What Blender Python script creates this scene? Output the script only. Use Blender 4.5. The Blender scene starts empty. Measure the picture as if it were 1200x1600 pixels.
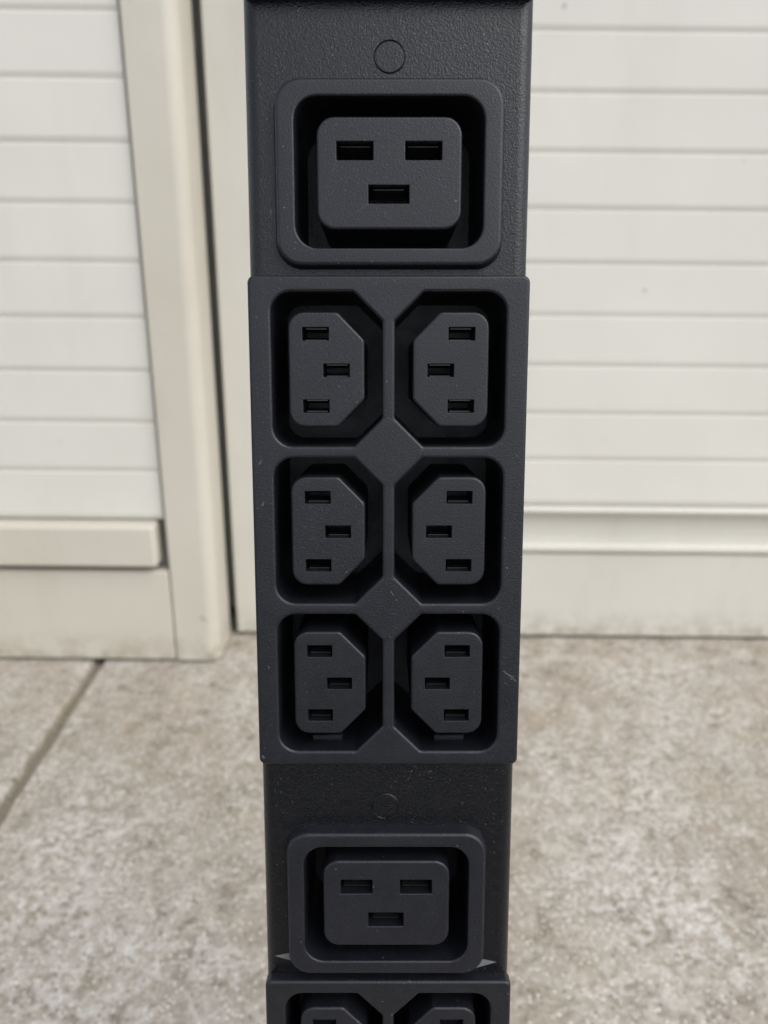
import bpy, bmesh, math, random
from mathutils import Vector, Matrix

random.seed(7)
S = bpy.context.scene
COL = S.collection
MM = 0.001
R = math.radians

# ------------------------------------------------------------------ camera
PITCH, ROLL, CAM_H = R(19.76), 0.0098, 0.400
FPX = 1250.0                                     # focal length in pixels of a 1200 x 1600 frame
Fw = Vector((0, math.cos(PITCH), -math.sin(PITCH)))
Up = Vector((0, math.sin(PITCH), math.cos(PITCH)))
Rt = Vector((1, 0, 0))
RtR = Rt * math.cos(ROLL) + Up * math.sin(ROLL)
UpR = Up * math.cos(ROLL) - Rt * math.sin(ROLL)
cam = bpy.data.cameras.new('camera')
cam.lens = 4.25
cam.sensor_fit = 'VERTICAL'
cam.sensor_height = 4.25 * 1600 / FPX
cam.sensor_width = cam.sensor_height * 0.75
cam.clip_start, cam.clip_end = 0.01, 500
cam.dof.use_dof = True
cam.dof.focus_distance = 0.1765
cam.dof.aperture_fstop = 2.5
co = bpy.data.objects.new('camera', cam)
COL.objects.link(co)
m = Matrix((RtR, UpR, -Fw)).transposed().to_4x4()
m.translation = (0, 0, CAM_H)
co.matrix_world = m
S.camera = co

# ------------------------------------------------------------------ light: a bright overcast sky, soft sun behind the camera to the right
SUN_EL, SUN_AZ = R(48), R(132)                   # azimuth clockwise from +Y
w = bpy.data.worlds.new('World')
S.world = w
w.use_nodes = True
nt = w.node_tree
bg = nt.nodes['Background']
sky = nt.nodes.new('ShaderNodeTexSky')
sky.sky_type = 'NISHITA'
sky.sun_disc = False
sky.sun_elevation, sky.sun_rotation = SUN_EL, SUN_AZ
sky.air_density, sky.dust_density, sky.ozone_density = 1.0, 1.2, 1.0
hs = nt.nodes.new('ShaderNodeHueSaturation')     # cloud cover: most of the blue gone
hs.inputs['Saturation'].default_value = 0.36
nt.links.new(sky.outputs[0], hs.inputs['Color'])
nt.links.new(hs.outputs[0], bg.inputs['Color'])
bg.inputs['Strength'].default_value = 0.14
sun = bpy.data.lights.new('sun', 'SUN')
sun.energy, sun.angle, sun.color = 1.2, R(50), (1, 0.98, 0.95)
so = bpy.data.objects.new('sun', sun)
COL.objects.link(so)
sd = Vector((math.sin(SUN_AZ) * math.cos(SUN_EL), math.cos(SUN_AZ) * math.cos(SUN_EL), math.sin(SUN_EL)))
so.rotation_euler = sd.to_track_quat('Z', 'Y').to_euler()
so.location = (2, -2, 3)
S.view_settings.view_transform = 'Standard'
S.view_settings.look = 'None'
S.view_settings.exposure = 0.80
S.view_settings.gamma = 1.0
S.view_settings.use_curve_mapping = False
S.cycles.use_denoising = True


# ------------------------------------------------------------------ materials
class NT:
    def __init__(self, name):
        self.m = bpy.data.materials.new(name)
        self.m.use_nodes = True
        self.t = self.m.node_tree
        self.b = self.t.nodes['Principled BSDF']
        self.tc = self.t.nodes.new('ShaderNodeTexCoord').outputs['Object']
        self.raw = self.tc

    def n(self, kind, **kw):
        nd = self.t.nodes.new(kind)
        for k, v in kw.items():
            if k.startswith('_'):
                setattr(nd, k[1:], v)
            else:
                i = nd.inputs[int(k[1:])] if k[0] == 'i' and k[1:].isdigit() else nd.inputs[k.replace('_', ' ')]
                if hasattr(v, 'is_linked'):
                    self.t.links.new(v, i)
                else:
                    i.default_value = v
        return nd

    def noise(self, scale, detail=3, rough=0.55, vec=None, dist=0.0):
        return self.n('ShaderNodeTexNoise', Vector=vec or self.tc, Scale=scale, Detail=detail, Roughness=rough, Distortion=dist).outputs['Fac']

    def ramp(self, fac, stops):
        r = self.n('ShaderNodeValToRGB', Fac=fac)
        e = r.color_ramp.elements
        while len(e) < len(stops):
            e.new(0.5)
        for el, (p, c) in zip(e, stops):
            el.position = p
            el.color = (c, c, c, 1) if isinstance(c, (int, float)) else (*c, 1)
        return r.outputs['Color']

    def math(self, op, a, b=0.0, c=0.0):
        nd = self.n('ShaderNodeMath', _operation=op)
        for i, v in enumerate((a, b, c)):
            if hasattr(v, 'is_linked'):
                self.t.links.new(v, nd.inputs[i])
            else:
                nd.inputs[i].default_value = v
        return nd.outputs[0]

    def mix(self, fac, a, b, mode='MIX'):
        nd = self.n('ShaderNodeMix', _data_type='RGBA', _blend_type=mode)
        for i, v in ((0, fac), (6, a), (7, b)):
            if hasattr(v, 'is_linked'):
                self.t.links.new(v, nd.inputs[i])
            elif i == 0:
                nd.inputs[0].default_value = v
            else:
                nd.inputs[i].default_value = (*v, 1)
        return nd.outputs[2]

    def bump(self, h, strength, dist, normal=None):
        nd = self.n('ShaderNodeBump', Height=h, Strength=strength, Distance=dist)
        if normal:
            self.t.links.new(normal, nd.inputs['Normal'])
        return nd.outputs[0]

    def out(self, color=None, rough=None, normal=None, spec=None, metal=None):
        for k, v in (('Base Color', color), ('Roughness', rough), ('Normal', normal), ('Specular IOR Level', spec), ('Metallic', metal)):
            if v is None:
                continue
            if hasattr(v, 'is_linked'):
                self.t.links.new(v, self.b.inputs[k])
            else:
                self.b.inputs[k].default_value = (*v, 1) if k == 'Base Color' else v
        return self.m


def vary(t):
    """shift the pattern by a random amount for every object, so copies differ"""
    r = t.n('ShaderNodeObjectInfo').outputs['Random']
    sc = t.n('ShaderNodeVectorMath', _operation='SCALE')
    sc.inputs[0].default_value = (3.1, 5.7, 4.3)
    t.t.links.new(r, sc.inputs['Scale'])
    ad = t.n('ShaderNodeVectorMath', _operation='ADD')
    t.t.links.new(t.tc, ad.inputs[0]); t.t.links.new(sc.outputs[0], ad.inputs[1])
    t.tc = ad.outputs[0]


def scratch_mask(t, x0, z0, x1, z1, wdt):
    """a thin straight scuff from (x0,z0) to (x1,z1), object coordinates in metres"""
    L = math.hypot(x1 - x0, z1 - z0)
    dx, dz = (x1 - x0) / L, (z1 - z0) / L
    sp = t.n('ShaderNodeSeparateXYZ', Vector=t.raw)
    px = t.math('SUBTRACT', sp.outputs[0], x0)
    pz = t.math('SUBTRACT', sp.outputs[2], z0)
    al = t.math('ADD', t.math('MULTIPLY', px, dx), t.math('MULTIPLY', pz, dz))
    cr = t.math('ABSOLUTE', t.math('SUBTRACT', t.math('MULTIPLY', px, -dz), t.math('MULTIPLY', pz, -dx)))
    wob = t.math('MULTIPLY', t.noise(2500, 2), wdt * 1.6)
    a = t.math('LESS_THAN', cr, wob)
    b = t.math('LESS_THAN', t.math('ABSOLUTE', t.math('SUBTRACT', al, L / 2)), L / 2)
    return t.math('MULTIPLY', a, b)


def plastic(name, scuffs=()):
    t = NT(name)
    vary(t)
    big = t.noise(60, 4)
    col = t.ramp(big, [(0.3, (0.0052, 0.0057, 0.0083)), (0.7, (0.0072, 0.0078, 0.0112))])
    fine = t.noise(2300, 2, 0.65)
    col = t.mix(t.ramp(fine, [(0.61, 0.0), (0.77, 0.8)]), col, (0.040, 0.044, 0.060))
    dust = t.math('MULTIPLY', t.ramp(t.noise(1300, 1, 0.4), [(0.76, 0), (0.79, 0.7)]), t.ramp(t.noise(90, 2), [(0.42, 0), (0.6, 0.8)]))
    col = t.mix(dust, col, (0.17, 0.17, 0.18))
    for s in scuffs:
        col = t.mix(t.math('MULTIPLY', scratch_mask(t, *s), 0.45), col, (0.12, 0.125, 0.14))
    rgh = t.ramp(t.noise(220, 3), [(0.3, 0.38), (0.7, 0.48)])
    nrm = t.bump(fine, 0.8, 0.00009)
    return t.out(col, rgh, nrm, 0.44)


def powder_coat():
    t = NT('black powder coat')
    v = t.n('ShaderNodeTexVoronoi', Vector=t.tc, Scale=2300.0, _feature='SMOOTH_F1', Smoothness=0.6, Randomness=1.0).outputs['Distance']
    nz = t.noise(3100, 3, 0.6, dist=0.5)
    h = t.math('ADD', t.math('MULTIPLY', v, 0.55), nz)
    dust = t.math('MULTIPLY', t.ramp(t.noise(1500, 1, 0.4), [(0.73, 0), (0.76, 1)]), t.ramp(t.noise(70, 2), [(0.40, 0), (0.6, 0.7)]))
    col = t.mix(dust, (0.0028, 0.003, 0.0044), (0.09, 0.09, 0.10))
    return t.out(col, t.ramp(t.noise(300, 2), [(0.3, 0.22), (0.7, 0.29)]), t.bump(h, 0.62, 0.00015), 0.42)


def resin(name, lo, hi, rough=0.42, grime=0.10):
    t = NT(name)
    wc = t.n('ShaderNodeNewGeometry').outputs['Position']
    col = t.ramp(t.noise(7, 4, vec=wc), [(0.3, lo), (0.7, hi)])
    st = t.n('ShaderNodeMapping', Vector=wc, Scale=(22, 22, 5)).outputs[0]
    g = t.ramp(t.noise(1.0, 5, 0.65, vec=st), [(0.52, 0), (0.8, grime * 2.5)])
    col = t.mix(g, col, (0.40, 0.35, 0.27))
    sp = t.ramp(t.noise(55, 2, 0.5, vec=wc), [(0.76, 0), (0.80, 0.55)])
    col = t.mix(sp, col, (0.22, 0.21, 0.19))
    zc = t.n('ShaderNodeSeparateXYZ', Vector=wc).outputs[2]          # splash dirt along the foot
    foot = t.math('MULTIPLY', t.ramp(zc, [(0.006, 0.8), (0.035, 0.0)]), t.ramp(t.noise(60, 5, 0.7, vec=wc), [(0.40, 0.0), (0.66, 0.9)]))
    col = t.mix(foot, col, (0.25, 0.205, 0.14))
    nrm = t.bump(t.noise(260, 3, vec=wc), 0.15, 0.0004)
    nrm = t.bump(t.noise(9, 2, vec=wc), 0.25, 0.004, nrm)
    return t.out(col, rough, nrm, 0.4)


def concrete():
    t = NT('weathered concrete')
    wc = t.n('ShaderNodeNewGeometry').outputs['Position']
    warp = t.n('ShaderNodeVectorMath', _operation='ADD')
    nzc = t.n('ShaderNodeTexNoise', Vector=wc, Scale=30.0, Detail=3.0).outputs['Color']
    sc = t.n('ShaderNodeVectorMath', _operation='SCALE')
    t.t.links.new(nzc, sc.inputs[0]); sc.inputs['Scale'].default_value = 0.02
    t.t.links.new(wc, warp.inputs[0]); t.t.links.new(sc.outputs[0], warp.inputs[1])
    wv = warp.outputs[0]
    big = t.noise(9, 4, 0.6, vec=wv)
    mid = t.noise(62, 5, 0.66, vec=wv)
    fine = t.noise(240, 5, 0.72, vec=wc)
    grit = t.noise(900, 2, 0.6, vec=wc)
    col = t.ramp(big, [(0.30, (0.300, 0.258, 0.204)), (0.50, (0.350, 0.308, 0.253)), (0.72, (0.415, 0.376, 0.325))])
    col = t.mix(t.ramp(mid, [(0.32, 0.85), (0.47, 0.0)]), col, (0.185, 0.152, 0.112))
    col = t.mix(t.ramp(mid, [(0.52, 0.0), (0.66, 0.8)]), col, (0.49, 0.455, 0.405))
    col = t.mix(t.ramp(fine, [(0.30, 0.75), (0.46, 0.0)]), col, (0.165, 0.136, 0.10))
    col = t.mix(t.ramp(fine, [(0.53, 0.0), (0.70, 0.75)]), col, (0.59, 0.54, 0.465))
    tan = t.ramp(t.noise(21, 4, 0.6, vec=wv), [(0.52, 0.0), (0.70, 0.38)])
    col = t.mix(tan, col, (0.36, 0.292, 0.205))
    blu = t.math('MULTIPLY', t.ramp(t.noise(8, 4, 0.62, vec=wv), [(0.47, 0.0), (0.62, 0.9)]), t.ramp(t.noise(120, 4, 0.72, vec=wc), [(0.45, 0), (0.60, 0.9)]))
    col = t.mix(blu, col, (0.585, 0.553, 0.515))
    # single pale and dark grains of sand
    v = t.n('ShaderNodeTexVoronoi', Vector=wc, Scale=420.0, Randomness=1.0)
    pick = t.n('ShaderNodeSeparateColor', Color=v.outputs['Color'])
    near = t.math('LESS_THAN', v.outputs['Distance'], 0.36)
    lightg = t.math('MULTIPLY', near, t.math('GREATER_THAN', pick.outputs[0], 0.80))
    darkg = t.math('MULTIPLY', near, t.math('GREATER_THAN', pick.outputs[1], 0.88))
    col = t.mix(t.math('MULTIPLY', lightg, 0.8), col, (0.74, 0.70, 0.63))
    col = t.mix(t.math('MULTIPLY', darkg, 0.7), col, (0.07, 0.062, 0.052))
    shin = t.math('MULTIPLY', near, t.math('GREATER_THAN', pick.outputs[2], 0.972))
    rgh = t.math('SUBTRACT', 0.85, t.math('MULTIPLY', shin, 0.7))
    nrm = t.bump(t.math('ADD', t.math('MULTIPLY', fine, 0.6), t.math('MULTIPLY', grit, 0.35)), 0.8, 0.0016)
    nrm = t.bump(mid, 0.7, 0.005, nrm)
    nrm = t.bump(t.math('MULTIPLY', shin, t.math('SUBTRACT', 1.0, v.outputs['Distance'])), 0.6, 0.001, nrm)
    return t.out(col, rgh, nrm, 0.45)


def simple(name, c, rough, metal=0.0, nscale=800, spread=0.15, spec=0.5):
    t = NT(name)
    lo = tuple(x * (1 - spread) for x in c)
    hi = tuple(x * (1 + spread) for x in c)
    return t.out(t.ramp(t.noise(nscale, 3), [(0.3, lo), (0.7, hi)]), rough, None, spec, metal)


M_CONC = concrete()
M_DIRT = simple('tan joint filler', (0.20, 0.17, 0.125), 0.95, 0, 300, 0.35)
M_DARK = simple('added dark ground', (0.035, 0.035, 0.036), 0.95, 0, 200, 0.3, 0.1)  # unseen ground, added dark so the strip's lower housing reflects less light
M_PLANK = resin('pale resin plank', (0.600, 0.579, 0.522), (0.643, 0.622, 0.562), 0.42, 0.05)
M_TRIM = resin('tan resin trim', (0.500, 0.465, 0.392), (0.552, 0.515, 0.440), 0.45, 0.12)
M_BASE = resin('cream resin rail', (0.525, 0.505, 0.445), (0.57, 0.548, 0.486), 0.42, 0.10)
M_BACK = simple('shaded resin core', (0.22, 0.21, 0.185), 0.7, 0, 60)  # darker resin tone: shade behind the planks is put into the colour
M_COAT = powder_coat()
M_PLAS = plastic('charcoal moulded plastic')
M_PLATE = plastic('charcoal moulded plastic faceplate', [
    (0.0262, -0.0322, 0.0292, -0.0347, 0.00016), (0.0268, -0.0328, 0.0288, -0.0337, 0.0001),
    (-0.0284, 0.0150, -0.0278, 0.0158, 0.0002), (-0.0279, 0.0058, -0.0275, 0.0067, 0.0002),
    (-0.0293, -0.0528, -0.0288, -0.0535, 0.0003), (0.0005, -0.0135, 0.0011, -0.0145, 0.00014)])
M_METAL = simple('tarnished contact metal', (0.085, 0.084, 0.078), 0.35, 0.9, 400)
M_MARK = simple('shade-toned white print', (0.125, 0.132, 0.136), 0.5, 0, 1500)  # white print; the grey is shade put into its colour


# ------------------------------------------------------------------ mesh helpers
def finish(name, bm, mat, parent=None, loc=(0, 0, 0), smooth=True, ang=40):
    bmesh.ops.recalc_face_normals(bm, faces=bm.faces)
    me = bpy.data.meshes.new(name)
    bm.to_mesh(me)
    bm.free()
    me.materials.append(mat)
    if smooth:
        me.shade_smooth()
        me.set_sharp_from_angle(angle=R(ang))
    return place(name, me, parent, loc, smooth)


def place(name, me, parent=None, loc=(0, 0, 0), smooth=True):
    o = bpy.data.objects.new(name, me)
    COL.objects.link(o)
    o.parent = parent
    o.location = loc
    if smooth:
        md = o.modifiers.new('weighted normals', 'WEIGHTED_NORMAL')
        md.keep_sharp = True
        md.weight = 100
    return o


def loop_pts(corners, off, seg=6):
    """counter-clockwise convex outline, each corner (x, z, radius), grown by off; always the same number of points"""
    n = len(corners)
    lines = []
    for i in range(n):
        a, b = Vector(corners[i][:2]), Vector(corners[(i + 1) % n][:2])
        d = (b - a).normalized()
        nrm = Vector((d.y, -d.x))
        lines.append((a + nrm * off, d, nrm))
    pts = []
    for i in range(n):
        p0, d0, n0 = lines[i - 1]
        p1, d1, n1 = lines[i]
        den = d0.x * d1.y - d0.y * d1.x
        q = p1 - p0
        u = (q.x * d1.y - q.y * d1.x) / den
        c = p0 + d0 * u
        r = max(corners[i][2] + off, 0.06)
        turn = math.acos(max(-1, min(1, d0.dot(d1))))
        tl = r * math.tan(turn / 2)
        cen = c - d0 * tl - n0 * r
        a0 = math.atan2(n0.y, n0.x)
        for k in range(seg + 1):
            a = a0 + turn * k / seg
            pts.append((cen.x + r * math.cos(a), cen.y + r * math.sin(a)))
    return pts


def rect(cx, cz, wd, ht, r):
    return [(cx - wd / 2, cz - ht / 2, r), (cx + wd / 2, cz - ht / 2, r), (cx + wd / 2, cz + ht / 2, r), (cx - wd / 2, cz + ht / 2, r)]


def mirror(c):
    return [(-x, z, r) for x, z, r in reversed(c)]


def shift(c, dx, dz):
    return [(x + dx, z + dz, r) for x, z, r in c]


def front_panel(bm, outer, bevel, y0, y1, holes=(), seg=6, steps=4, draft=0.0):
    """solid with a flat front at y0 (towards the viewer, -y), rounded front edge, back at y1, and pockets (corners, rim radius, floor depth)"""
    def ring(pts, y):
        return [bm.verts.new((x * MM, y * MM, z * MM)) for x, z in pts]

    def bridge(a, b):
        n = len(a)
        for i in range(n):
            bm.faces.new((a[i], a[(i + 1) % n], b[(i + 1) % n], b[i]))

    edges = []

    def loop_edges(vs):
        n = len(vs)
        return [bm.edges.get((vs[i], vs[(i + 1) % n])) or bm.edges.new((vs[i], vs[(i + 1) % n])) for i in range(n)]

    prev = ring(loop_pts(outer, -bevel, seg), y0)
    edges += loop_edges(prev)
    for k in range(1, steps + 1):
        a = math.pi / 2 * k / steps
        nx = ring(loop_pts(outer, -bevel * (1 - math.sin(a)), seg), y0 + bevel * (1 - math.cos(a)))
        bridge(prev, nx)
        prev = nx
    nx = ring(loop_pts(outer, draft, seg), y1)
    bridge(prev, nx)
    if not holes or max(h[2] for h in holes) < y1:
        bm.faces.new(nx)                         # closed back; left open where wells reach deeper into the housing
    for corners, rim, depth in holes:
        prev = ring(loop_pts(corners, rim, seg), y0)
        edges += loop_edges(prev)
        for k in range(1, steps + 1):
            a = math.pi / 2 * k / steps
            nx = ring(loop_pts(corners, rim * (1 - math.sin(a)), seg), y0 + rim * (1 - math.cos(a)))
            bridge(prev, nx)
            prev = nx
        nx = ring(loop_pts(corners, 0, seg), depth)
        bridge(prev, nx)
        bm.faces.new(nx)
    bmesh.ops.triangle_fill(bm, use_beauty=True, use_dissolve=False, edges=edges, normal=(0, -1, 0))
    return bm


def extrude_profile(prof, a, b, axis='X'):
    """closed outline (y, z) in metres swept along X from a to b"""
    bm = bmesh.new()
    A = [bm.verts.new((a, y, z)) for y, z in prof]
    B = [bm.verts.new((b, y, z)) for y, z in prof]
    n = len(prof)
    for i in range(n):
        bm.faces.new((A[i], A[(i + 1) % n], B[(i + 1) % n], B[i]))
    bm.faces.new(A)
    bm.faces.new(B)
    return bm


def box_bm(x0, x1, y0, y1, z0, z1, bev=0.0, seg=3):
    bm = bmesh.new()
    bmesh.ops.create_cube(bm, size=1)
    for v in bm.verts:
        v.co = Vector(((x0 + x1) / 2 + v.co.x * (x1 - x0), (y0 + y1) / 2 + v.co.y * (y1 - y0), (z0 + z1) / 2 + v.co.z * (z1 - z0)))
    if bev:
        bmesh.ops.bevel(bm, geom=list(bm.edges), offset=bev, segments=seg, profile=0.5, affect='EDGES')
    return bm


def empty(name, label, cat):
    o = bpy.data.objects.new(name, None)
    o.empty_display_size = 0.05
    COL.objects.link(o)
    o['label'], o['category'] = label, cat
    return o


# ------------------------------------------------------------------ ground: a dark sheet added to darken reflections, under two concrete slabs and the open joint between them
bm = bmesh.new()
q = 60.0
bm.faces.new([bm.verts.new(v) for v in ((-q, -q, -0.05), (q, -q, -0.05), (q, q, -0.05), (-q, q, -0.05))])
ground = finish('ground', bm, M_DARK, smooth=False)
ground['kind'] = 'structure'
ground['label'] = 'pale weathered concrete paving crossed by one open joint'


def slab(x0, x1, wavy):
    """long slab; its edge along the joint is slightly worn and uneven"""
    bm = bmesh.new()
    ys = [-0.3] + [i * 0.02 for i in range(-10, 46)] + [1.0, 1.45]
    if wavy > 0:
        prof = [(-0.05, 0.0), (-0.0052, 0.0), (-0.0034, -0.0007), (-0.0018, -0.0024), (-0.0004, -0.0055), (0.0, -0.012), (0.0, -0.055)]
    else:
        prof = [(-0.05, 0.0), (-0.0032, 0.0), (-0.0012, -0.0006), (-0.0003, -0.0018), (0.0, -0.0045), (0.0, -0.055)]
    rows = []
    for y in ys:
        j = (random.uniform(-0.0009, 0.0009)) if wavy else 0
        row = []
        for off, z in prof:
            x = (x1 + off + j) if wavy > 0 else (x0 - off + j)
            row.append(bm.verts.new((x, y, z)))
        far = bm.verts.new((x0 if wavy > 0 else x1, y, 0.0))
        rows.append([far] + row)
    for a, b in zip(rows, rows[1:]):
        for i in range(len(a) - 1):
            bm.faces.new((a[i], a[i + 1], b[i + 1], b[i]))
    o = finish('concrete_slab', bm, M_CONC, ground)
    return o


slab(-1.8, -0.2795, 1)
slab(-0.2695, 1.5, -1)
finish('joint_filler', box_bm(-0.30, -0.25, -0.295, 1.44, -0.03, -0.0062), M_DIRT, ground, smooth=False)

# ------------------------------------------------------------------ shed with two ribbed doors
DR, DL = 0.7335, 0.6774                           # face planes of the right and the left door
PITCH_Z, Z0 = 0.0446, 0.1454                      # plank pitch, lowest seam
NPL = 15
shed = empty('storage_shed', 'cream plastic storage shed with ribbed double doors behind the power strip', 'shed')
shed.location = (0, DR, 0)
ZT = Z0 + NPL * PITCH_Z


def plank_profile(thick, gap=0.0002, bev=0.0024):
    z0, z1 = gap / 2, PITCH_Z - gap / 2
    f = 0.0
    pts = [(thick, z0), (f + 0.0016, z0), (f + 0.0013, z0 + 0.0012), (f + 0.0006, z0 + 0.0030), (f + 0.0002, z0 + 0.0044), (f, z0 + 0.0060)]
    pts += [(f, z1 - 0.0014), (f + 0.0002, z1 - 0.0005), (f + 0.0007, z1)]
    pts.append((thick, z1))
    return pts


def door_planks(door, x0, x1, yface):
    me = None
    for i in range(NPL):
        if me is None:
            o = finish('plank', extrude_profile(plank_profile(0.010), x0, x1), M_PLANK, door, (0, yface, Z0), ang=50)
            me = o.data
        else:
            o = place('plank', me, door, (0, yface + random.uniform(-0.0004, 0.0004), Z0 + i * PITCH_Z))
    return me


def door_empty(label):
    o = bpy.data.objects.new('door', None)
    COL.objects.link(o)
    o.parent = shed
    o['label'] = label
    return o


# left door stands proud of the right one and ends in a wide rounded stile
ld = door_empty('left door standing proud with a tan stile and raised bottom bar')
yl = DL - DR                                      # door coordinates are relative to the shed's origin
door_planks(ld, -0.86, -0.2008, yl + 0.0055)
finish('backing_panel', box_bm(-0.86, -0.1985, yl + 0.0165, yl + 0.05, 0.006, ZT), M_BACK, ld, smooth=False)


def stile(x0, x1, y0, y1, z0, z1, r, parent, mat, rl=0.002):
    """upright with a big round on its right front edge"""
    bm = bmesh.new()
    pts = [(x1, y1), (x0, y1)]
    for k in range(4):
        a = math.pi / 2 * k / 3
        pts.append((x0 + rl * (1 - math.cos(a)), y0 + rl * (1 - math.sin(a))))
    for k in range(9):
        a = math.pi / 2 * k / 8
        pts.append((x1 - r * (1 - math.sin(a)), y0 + r * (1 - math.cos(a))))
    A = [bm.verts.new((x, y, z0)) for x, y in pts]
    B = [bm.verts.new((x, y, z1)) for x, y in pts]
    n = len(pts)
    for i in range(n):
        bm.faces.new((A[i], A[(i + 1) % n], B[(i + 1) % n], B[i]))
    bm.faces.new(A)
    bm.faces.new(B)
    return finish('stile', bm, mat, parent)


stile(-0.1983, -0.1565, yl, -0.002, 0.0030, ZT, 0.0120, ld, M_TRIM)
# raised bar
bm = box_bm(-0.86, -0.2065, yl - 0.0085, yl + 0.0135, 0.1025, 0.1436, 0.0042, 4)
finish('raised_bar', bm, M_TRIM, ld)
# kick panel below it
finish('kick_panel', box_bm(-0.86, -0.1994, yl + 0.0004, yl + 0.014, 0.0030, 0.0955, 0.0018, 3), M_TRIM, ld)

# right door: flush stile behind the power strip, planks, moulded cove and rail at the foot
rd = door_empty('right door with a moulded cove above its cream bottom rail')
door_planks(rd, -0.083, 0.86, 0.0)
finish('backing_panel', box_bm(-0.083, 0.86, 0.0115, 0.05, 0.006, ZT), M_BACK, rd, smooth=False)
finish('stile', box_bm(-0.1502, -0.084, 0.0, 0.045, 0.0032, ZT, 0.0022, 3), M_BASE, rd)


def arc(cy, cz, ry, rz, a0, a1, n=8):
    return [(cy + ry * math.cos(R(a0 + (a1 - a0) * k / n)), cz + rz * math.sin(R(a0 + (a1 - a0) * k / n))) for k in range(n + 1)]


# bullnose under the lowest plank, concave channel, rounded lip
prof = [(0.03, 0.1449), (0.004, 0.1449)]
prof += arc(0.003, 0.1400, 0.0060, 0.0042, 90, 270)
prof += [(0.006, 0.1352), (0.0094, 0.1335), (0.0102, 0.125), (0.0102, 0.112), (0.0098, 0.1085), (0.006, 0.1070)]
prof += arc(0.002, 0.1008, 0.0062, 0.0058, 90, 270)
prof += [(0.004, 0.0948), (0.03, 0.0948)]
finish('cove_moulding', extrude_profile(prof, -0.083, 0.86), M_BASE, rd, ang=60)
finish('bottom_rail', box_bm(-0.083, 0.86, -0.0006, 0.04, 0.0032, 0.0942, 0.002, 3), M_BASE, rd)
# plain rest of the shed behind the doors
finish('body', box_bm(-0.86, 0.86, 0.052, 0.60, 0.004, ZT - 0.001, 0.004, 2), M_BASE, shed)
finish('roof', box_bm(-0.88, 0.88, yl - 0.02, 0.63, ZT + 0.0015, ZT + 0.04, 0.01, 3), M_TRIM, shed)

# ------------------------------------------------------------------ power strip, leaning slightly back
T = R(9.0)                                        # its face against the camera's image plane
face_n = -UpR * math.sin(T) - Fw * math.cos(T)    # out of the face
up_v = UpR * math.cos(T) - Fw * math.sin(T)       # along the strip
o0 = Vector((0, 0, CAM_H)) + Fw * 0.1768 + RtR * 0.001 # where the optical axis meets the face
SB = 0.3464                                       # from there down to the ground
pdu = empty('rack_power_strip', 'black upright rack power strip with large and small sockets on concrete', 'power strip')
mw = Matrix((RtR, -face_n, up_v)).transposed().to_4x4()
mw.translation = o0 - up_v * SB
pdu.matrix_world = mw
BASE = SB * 1000                                  # local z of image-axis height, in mm


def zz(s):                                        # s: mm below the optical axis point
    return BASE - s


PLATES = [-160.2, 4.47, 171.0]
BIGS = [(0.1, -237.5), (0.1, -71.1), (-0.45, 95.3), (0.0, 262.0)]
TOP, BOT = zz(-300), 9.9
CH_Y = 3.0                                        # housing face lies 3 mm behind the faceplates

# housing with cut-outs for every block and socket
holes = [(rect(0, zz(s), 53.0, 105.0, 1.5), 0.3, 34.0) for s in PLATES]
holes += [(rect(x, zz(s), 41.6, 32.2, 3.0), 0.3, 34.0) for x, s in BIGS]
bm = bmesh.new()
front_panel(bm, rect(-0.1, (TOP + BOT) / 2, 60.0, TOP - BOT, 1.2), 2.8, CH_Y, 50.0, holes, steps=6)
finish('housing', bm, M_COAT, pdu)

# small sockets: outline of a core, chamfered on one side
CORE_S = [(-8.2, -12.25, 3.4), (2.4, -12.25, 1.6), (8.2, -6.35, 1.5), (8.2, 6.35, 1.5), (2.4, 12.25, 1.6), (-8.2, 12.25, 3.4)]
CAV_S = [(-11.85, -16.35, 4.2), (5.75, -16.35, 0.9), (11.85, -10.3, 0.9), (11.85, 10.3, 0.9), (5.75, 16.35, 0.9), (-11.85, 16.35, 4.2)]
CX, PITCH_S = 13.25, 35.35
SLOT_S = [(-2.3, 7.65), (2.15, -0.05), (-2.3, -7.7)]


def small_core(mir):
    c = mirror(CORE_S) if mir else CORE_S
    hs_ = [(rect(-x if mir else x, z, 5.7, 2.8, 0.12), 0.12, 12.0) for x, z in SLOT_S]
    bm = bmesh.new()
    front_panel(bm, c, 0.6, 0.35, 31.0, hs_, seg=5)
    return bm


def contact_bm(wd, ht):
    """two sprung metal leaves inside a slot, joined at the back"""
    bm = bmesh.new()
    for sgn in (-1, 1):
        y = [3.2, 5.2, 7.5, 11.5]
        z = [ht * 0.40, ht * 0.20, ht * 0.38, ht * 0.40]
        prof = [(yy, sgn * v) for yy, v in zip(y, z)] + [(yy, sgn * (v + 0.18)) for yy, v in reversed(list(zip(y, z)))]
        A = [bm.verts.new((-wd / 2 * MM, yy * MM, v * MM)) for yy, v in prof]
        B = [bm.verts.new((wd / 2 * MM, yy * MM, v * MM)) for yy, v in prof]
        n = len(prof)
        for i in range(n):
            bm.faces.new((A[i], A[(i + 1) % n], B[(i + 1) % n], B[i]))
        bm.faces.new(A); bm.faces.new(B)
    return bm


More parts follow.
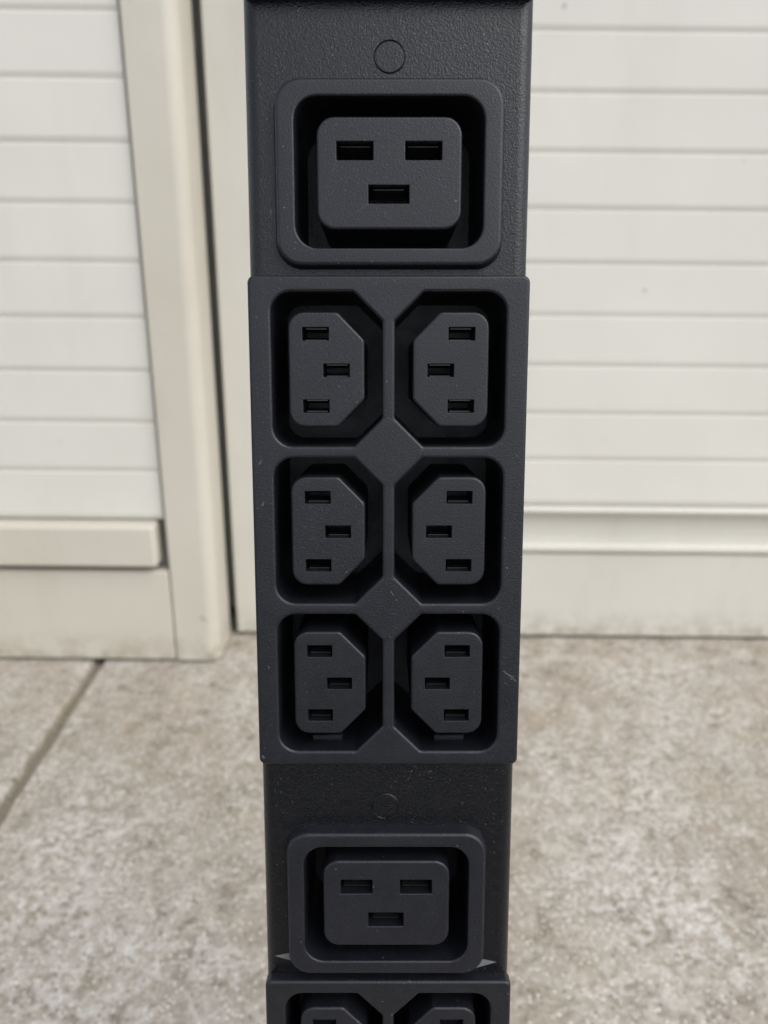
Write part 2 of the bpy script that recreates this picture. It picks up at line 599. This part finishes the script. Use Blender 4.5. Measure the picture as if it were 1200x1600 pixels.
plate_me = core_me = [None, None]
core_me = [None, None]
plate_me, cont_me, tab_me = None, None, None
for s in PLATES:
    if plate_me is None:
        hs_ = []
        for i in (-1, 0, 1):
            hs_.append((shift(CAV_S, -CX, i * PITCH_S), 0.7, 30.0))
            hs_.append((shift(mirror(CAV_S), CX, i * PITCH_S), 0.7, 30.0))
        bm = bmesh.new()
        front_panel(bm, rect(0, 0, 60.0, 110.2, 1.5), 0.7, 0.0, 3.35, hs_, seg=6)
        fp = finish('faceplate', bm, M_PLATE, pdu, (0, 0, zz(s) * MM))
        plate_me = fp.data
    else:
        fp = place('faceplate', plate_me, pdu, (0, 0, zz(s) * MM))
    for i in (1, 0, -1):
        for sd_ in (0, 1):
            cx = (CX + 0.12) * (1 if sd_ else -1)
            loc = (cx * MM, 0, (zz(s) + i * PITCH_S) * MM)
            if core_me[sd_] is None:
                oc = finish('small_socket', small_core(sd_), M_PLAS, pdu, loc)
                core_me[sd_] = oc.data
            else:
                oc = place('small_socket', core_me[sd_], pdu, loc)
            for x, z in SLOT_S:
                lc = ((-x if sd_ else x) * MM, 0, z * MM)
                if cont_me is None:
                    k = finish('contact', contact_bm(4.6, 2.8), M_METAL, oc, lc, smooth=False)
                    cont_me = k.data
                else:
                    place('contact', cont_me, oc, lc, smooth=False)
    for sd_ in (-1, 1):                            # clip tabs in the floor of the lowest pair of wells
        lc = ((CX + 1.3) * sd_ * MM, 0, -PITCH_S * MM)
        if tab_me is None:
            bm = box_bm(-0.0036, 0.0036, 0.0062, 0.0105, -0.01655, -0.0152, 0.0002, 1)
            tb = finish('clip_tab', bm, M_PLAS, fp, lc, smooth=False)
            tab_me = tb.data
        else:
            place('clip_tab', tab_me, fp, lc, smooth=False)

# large sockets: rounded bezel standing on the housing, core with three slots
big_me, bcore_me, bc_me = None, None, None
SLOT_B = [(-7.15, 4.45, 7.6), (7.1, 4.45, 7.6), (-0.1, -4.15, 8.5)]
for x, s in BIGS:
    loc = (x * MM, 0, zz(s) * MM)
    if big_me is None:
        bm = bmesh.new()
        front_panel(bm, rect(0, 0, 47.2, 36.9, 5.2), 0.8, -0.2, 3.3, [(rect(0, 0, 39.2, 29.9, 4.6), 0.5, 30.0)], seg=8, draft=0.55)
        bz = finish('large_socket', bm, M_PLAS, pdu, loc)
        big_me = bz.data
        bm = bmesh.new()
        front_panel(bm, rect(0, 0, 30.2, 22.3, 3.7), 0.6, 0.3, 31.0, [(rect(a, b, wd, 3.65, 0.15), 0.2, 13.0) for a, b, wd in SLOT_B], seg=8)
        bcore_me = finish('socket_core', bm, M_PLAS, bz).data
    else:
        bz = place('large_socket', big_me, pdu, loc)
        place('socket_core', bcore_me, bz)
    for a, b, wd in SLOT_B:
        lc = (a * MM, 0, b * MM)
        if bc_me is None:
            bc_me = finish('contact', contact_bm(6.4, 3.6), M_METAL, bz, lc, smooth=False).data
        else:
            place('contact', bc_me, bz, lc, smooth=False)


def knockout():
    """round blanking button: shallow groove ring round a flat disc"""
    bm = bmesh.new()
    n = 48
    prof = [(0.0, -0.05), (2.72, -0.05), (2.86, -0.02), (2.92, 0.10), (2.98, 0.10), (3.03, -0.16), (3.13, -0.27), (3.25, -0.18), (3.34, 0.10)]
    rings = []
    for r, y in prof[1:]:
        rings.append([bm.verts.new((r * MM * math.cos(2 * math.pi * k / n), y * MM, r * MM * math.sin(2 * math.pi * k / n))) for k in range(n)])
    for a, b in zip(rings, rings[1:]):
        for k in range(n):
            bm.faces.new((a[k], a[(k + 1) % n], b[(k + 1) % n], b[k]))
    bm.faces.new(rings[0])
    bm.faces.new(rings[-1])
    return bm


b1 = finish('blanking_button', knockout(), M_COAT, pdu, (0.2 * MM, CH_Y * MM, zz(-94.6) * MM))
place('blanking_button', b1.data, pdu, (-0.7 * MM, CH_Y * MM, zz(71.5) * MM))


def tri(p, name='printed_mark'):
    bm = bmesh.new()
    A = [bm.verts.new((x * MM, (CH_Y - 0.06) * MM, zz(s) * MM)) for x, s in p]
    B = [bm.verts.new((x * MM, (CH_Y + 0.05) * MM, zz(s) * MM)) for x, s in p]
    bm.faces.new(A); bm.faces.new(B)
    for i in range(3):
        bm.faces.new((A[i], A[(i + 1) % 3], B[(i + 1) % 3], B[i]))
    o = finish(name, bm, M_MARK, pdu, smooth=False)
    o['label'] = 'white pointed mark, toned grey for shade, beside the large socket'


tri([(-27.9, 111.2), (-22.0, 109.9), (-22.0, 113.0)])
tri([(26.7, 112.9), (21.0, 111.5), (21.0, 114.7)])
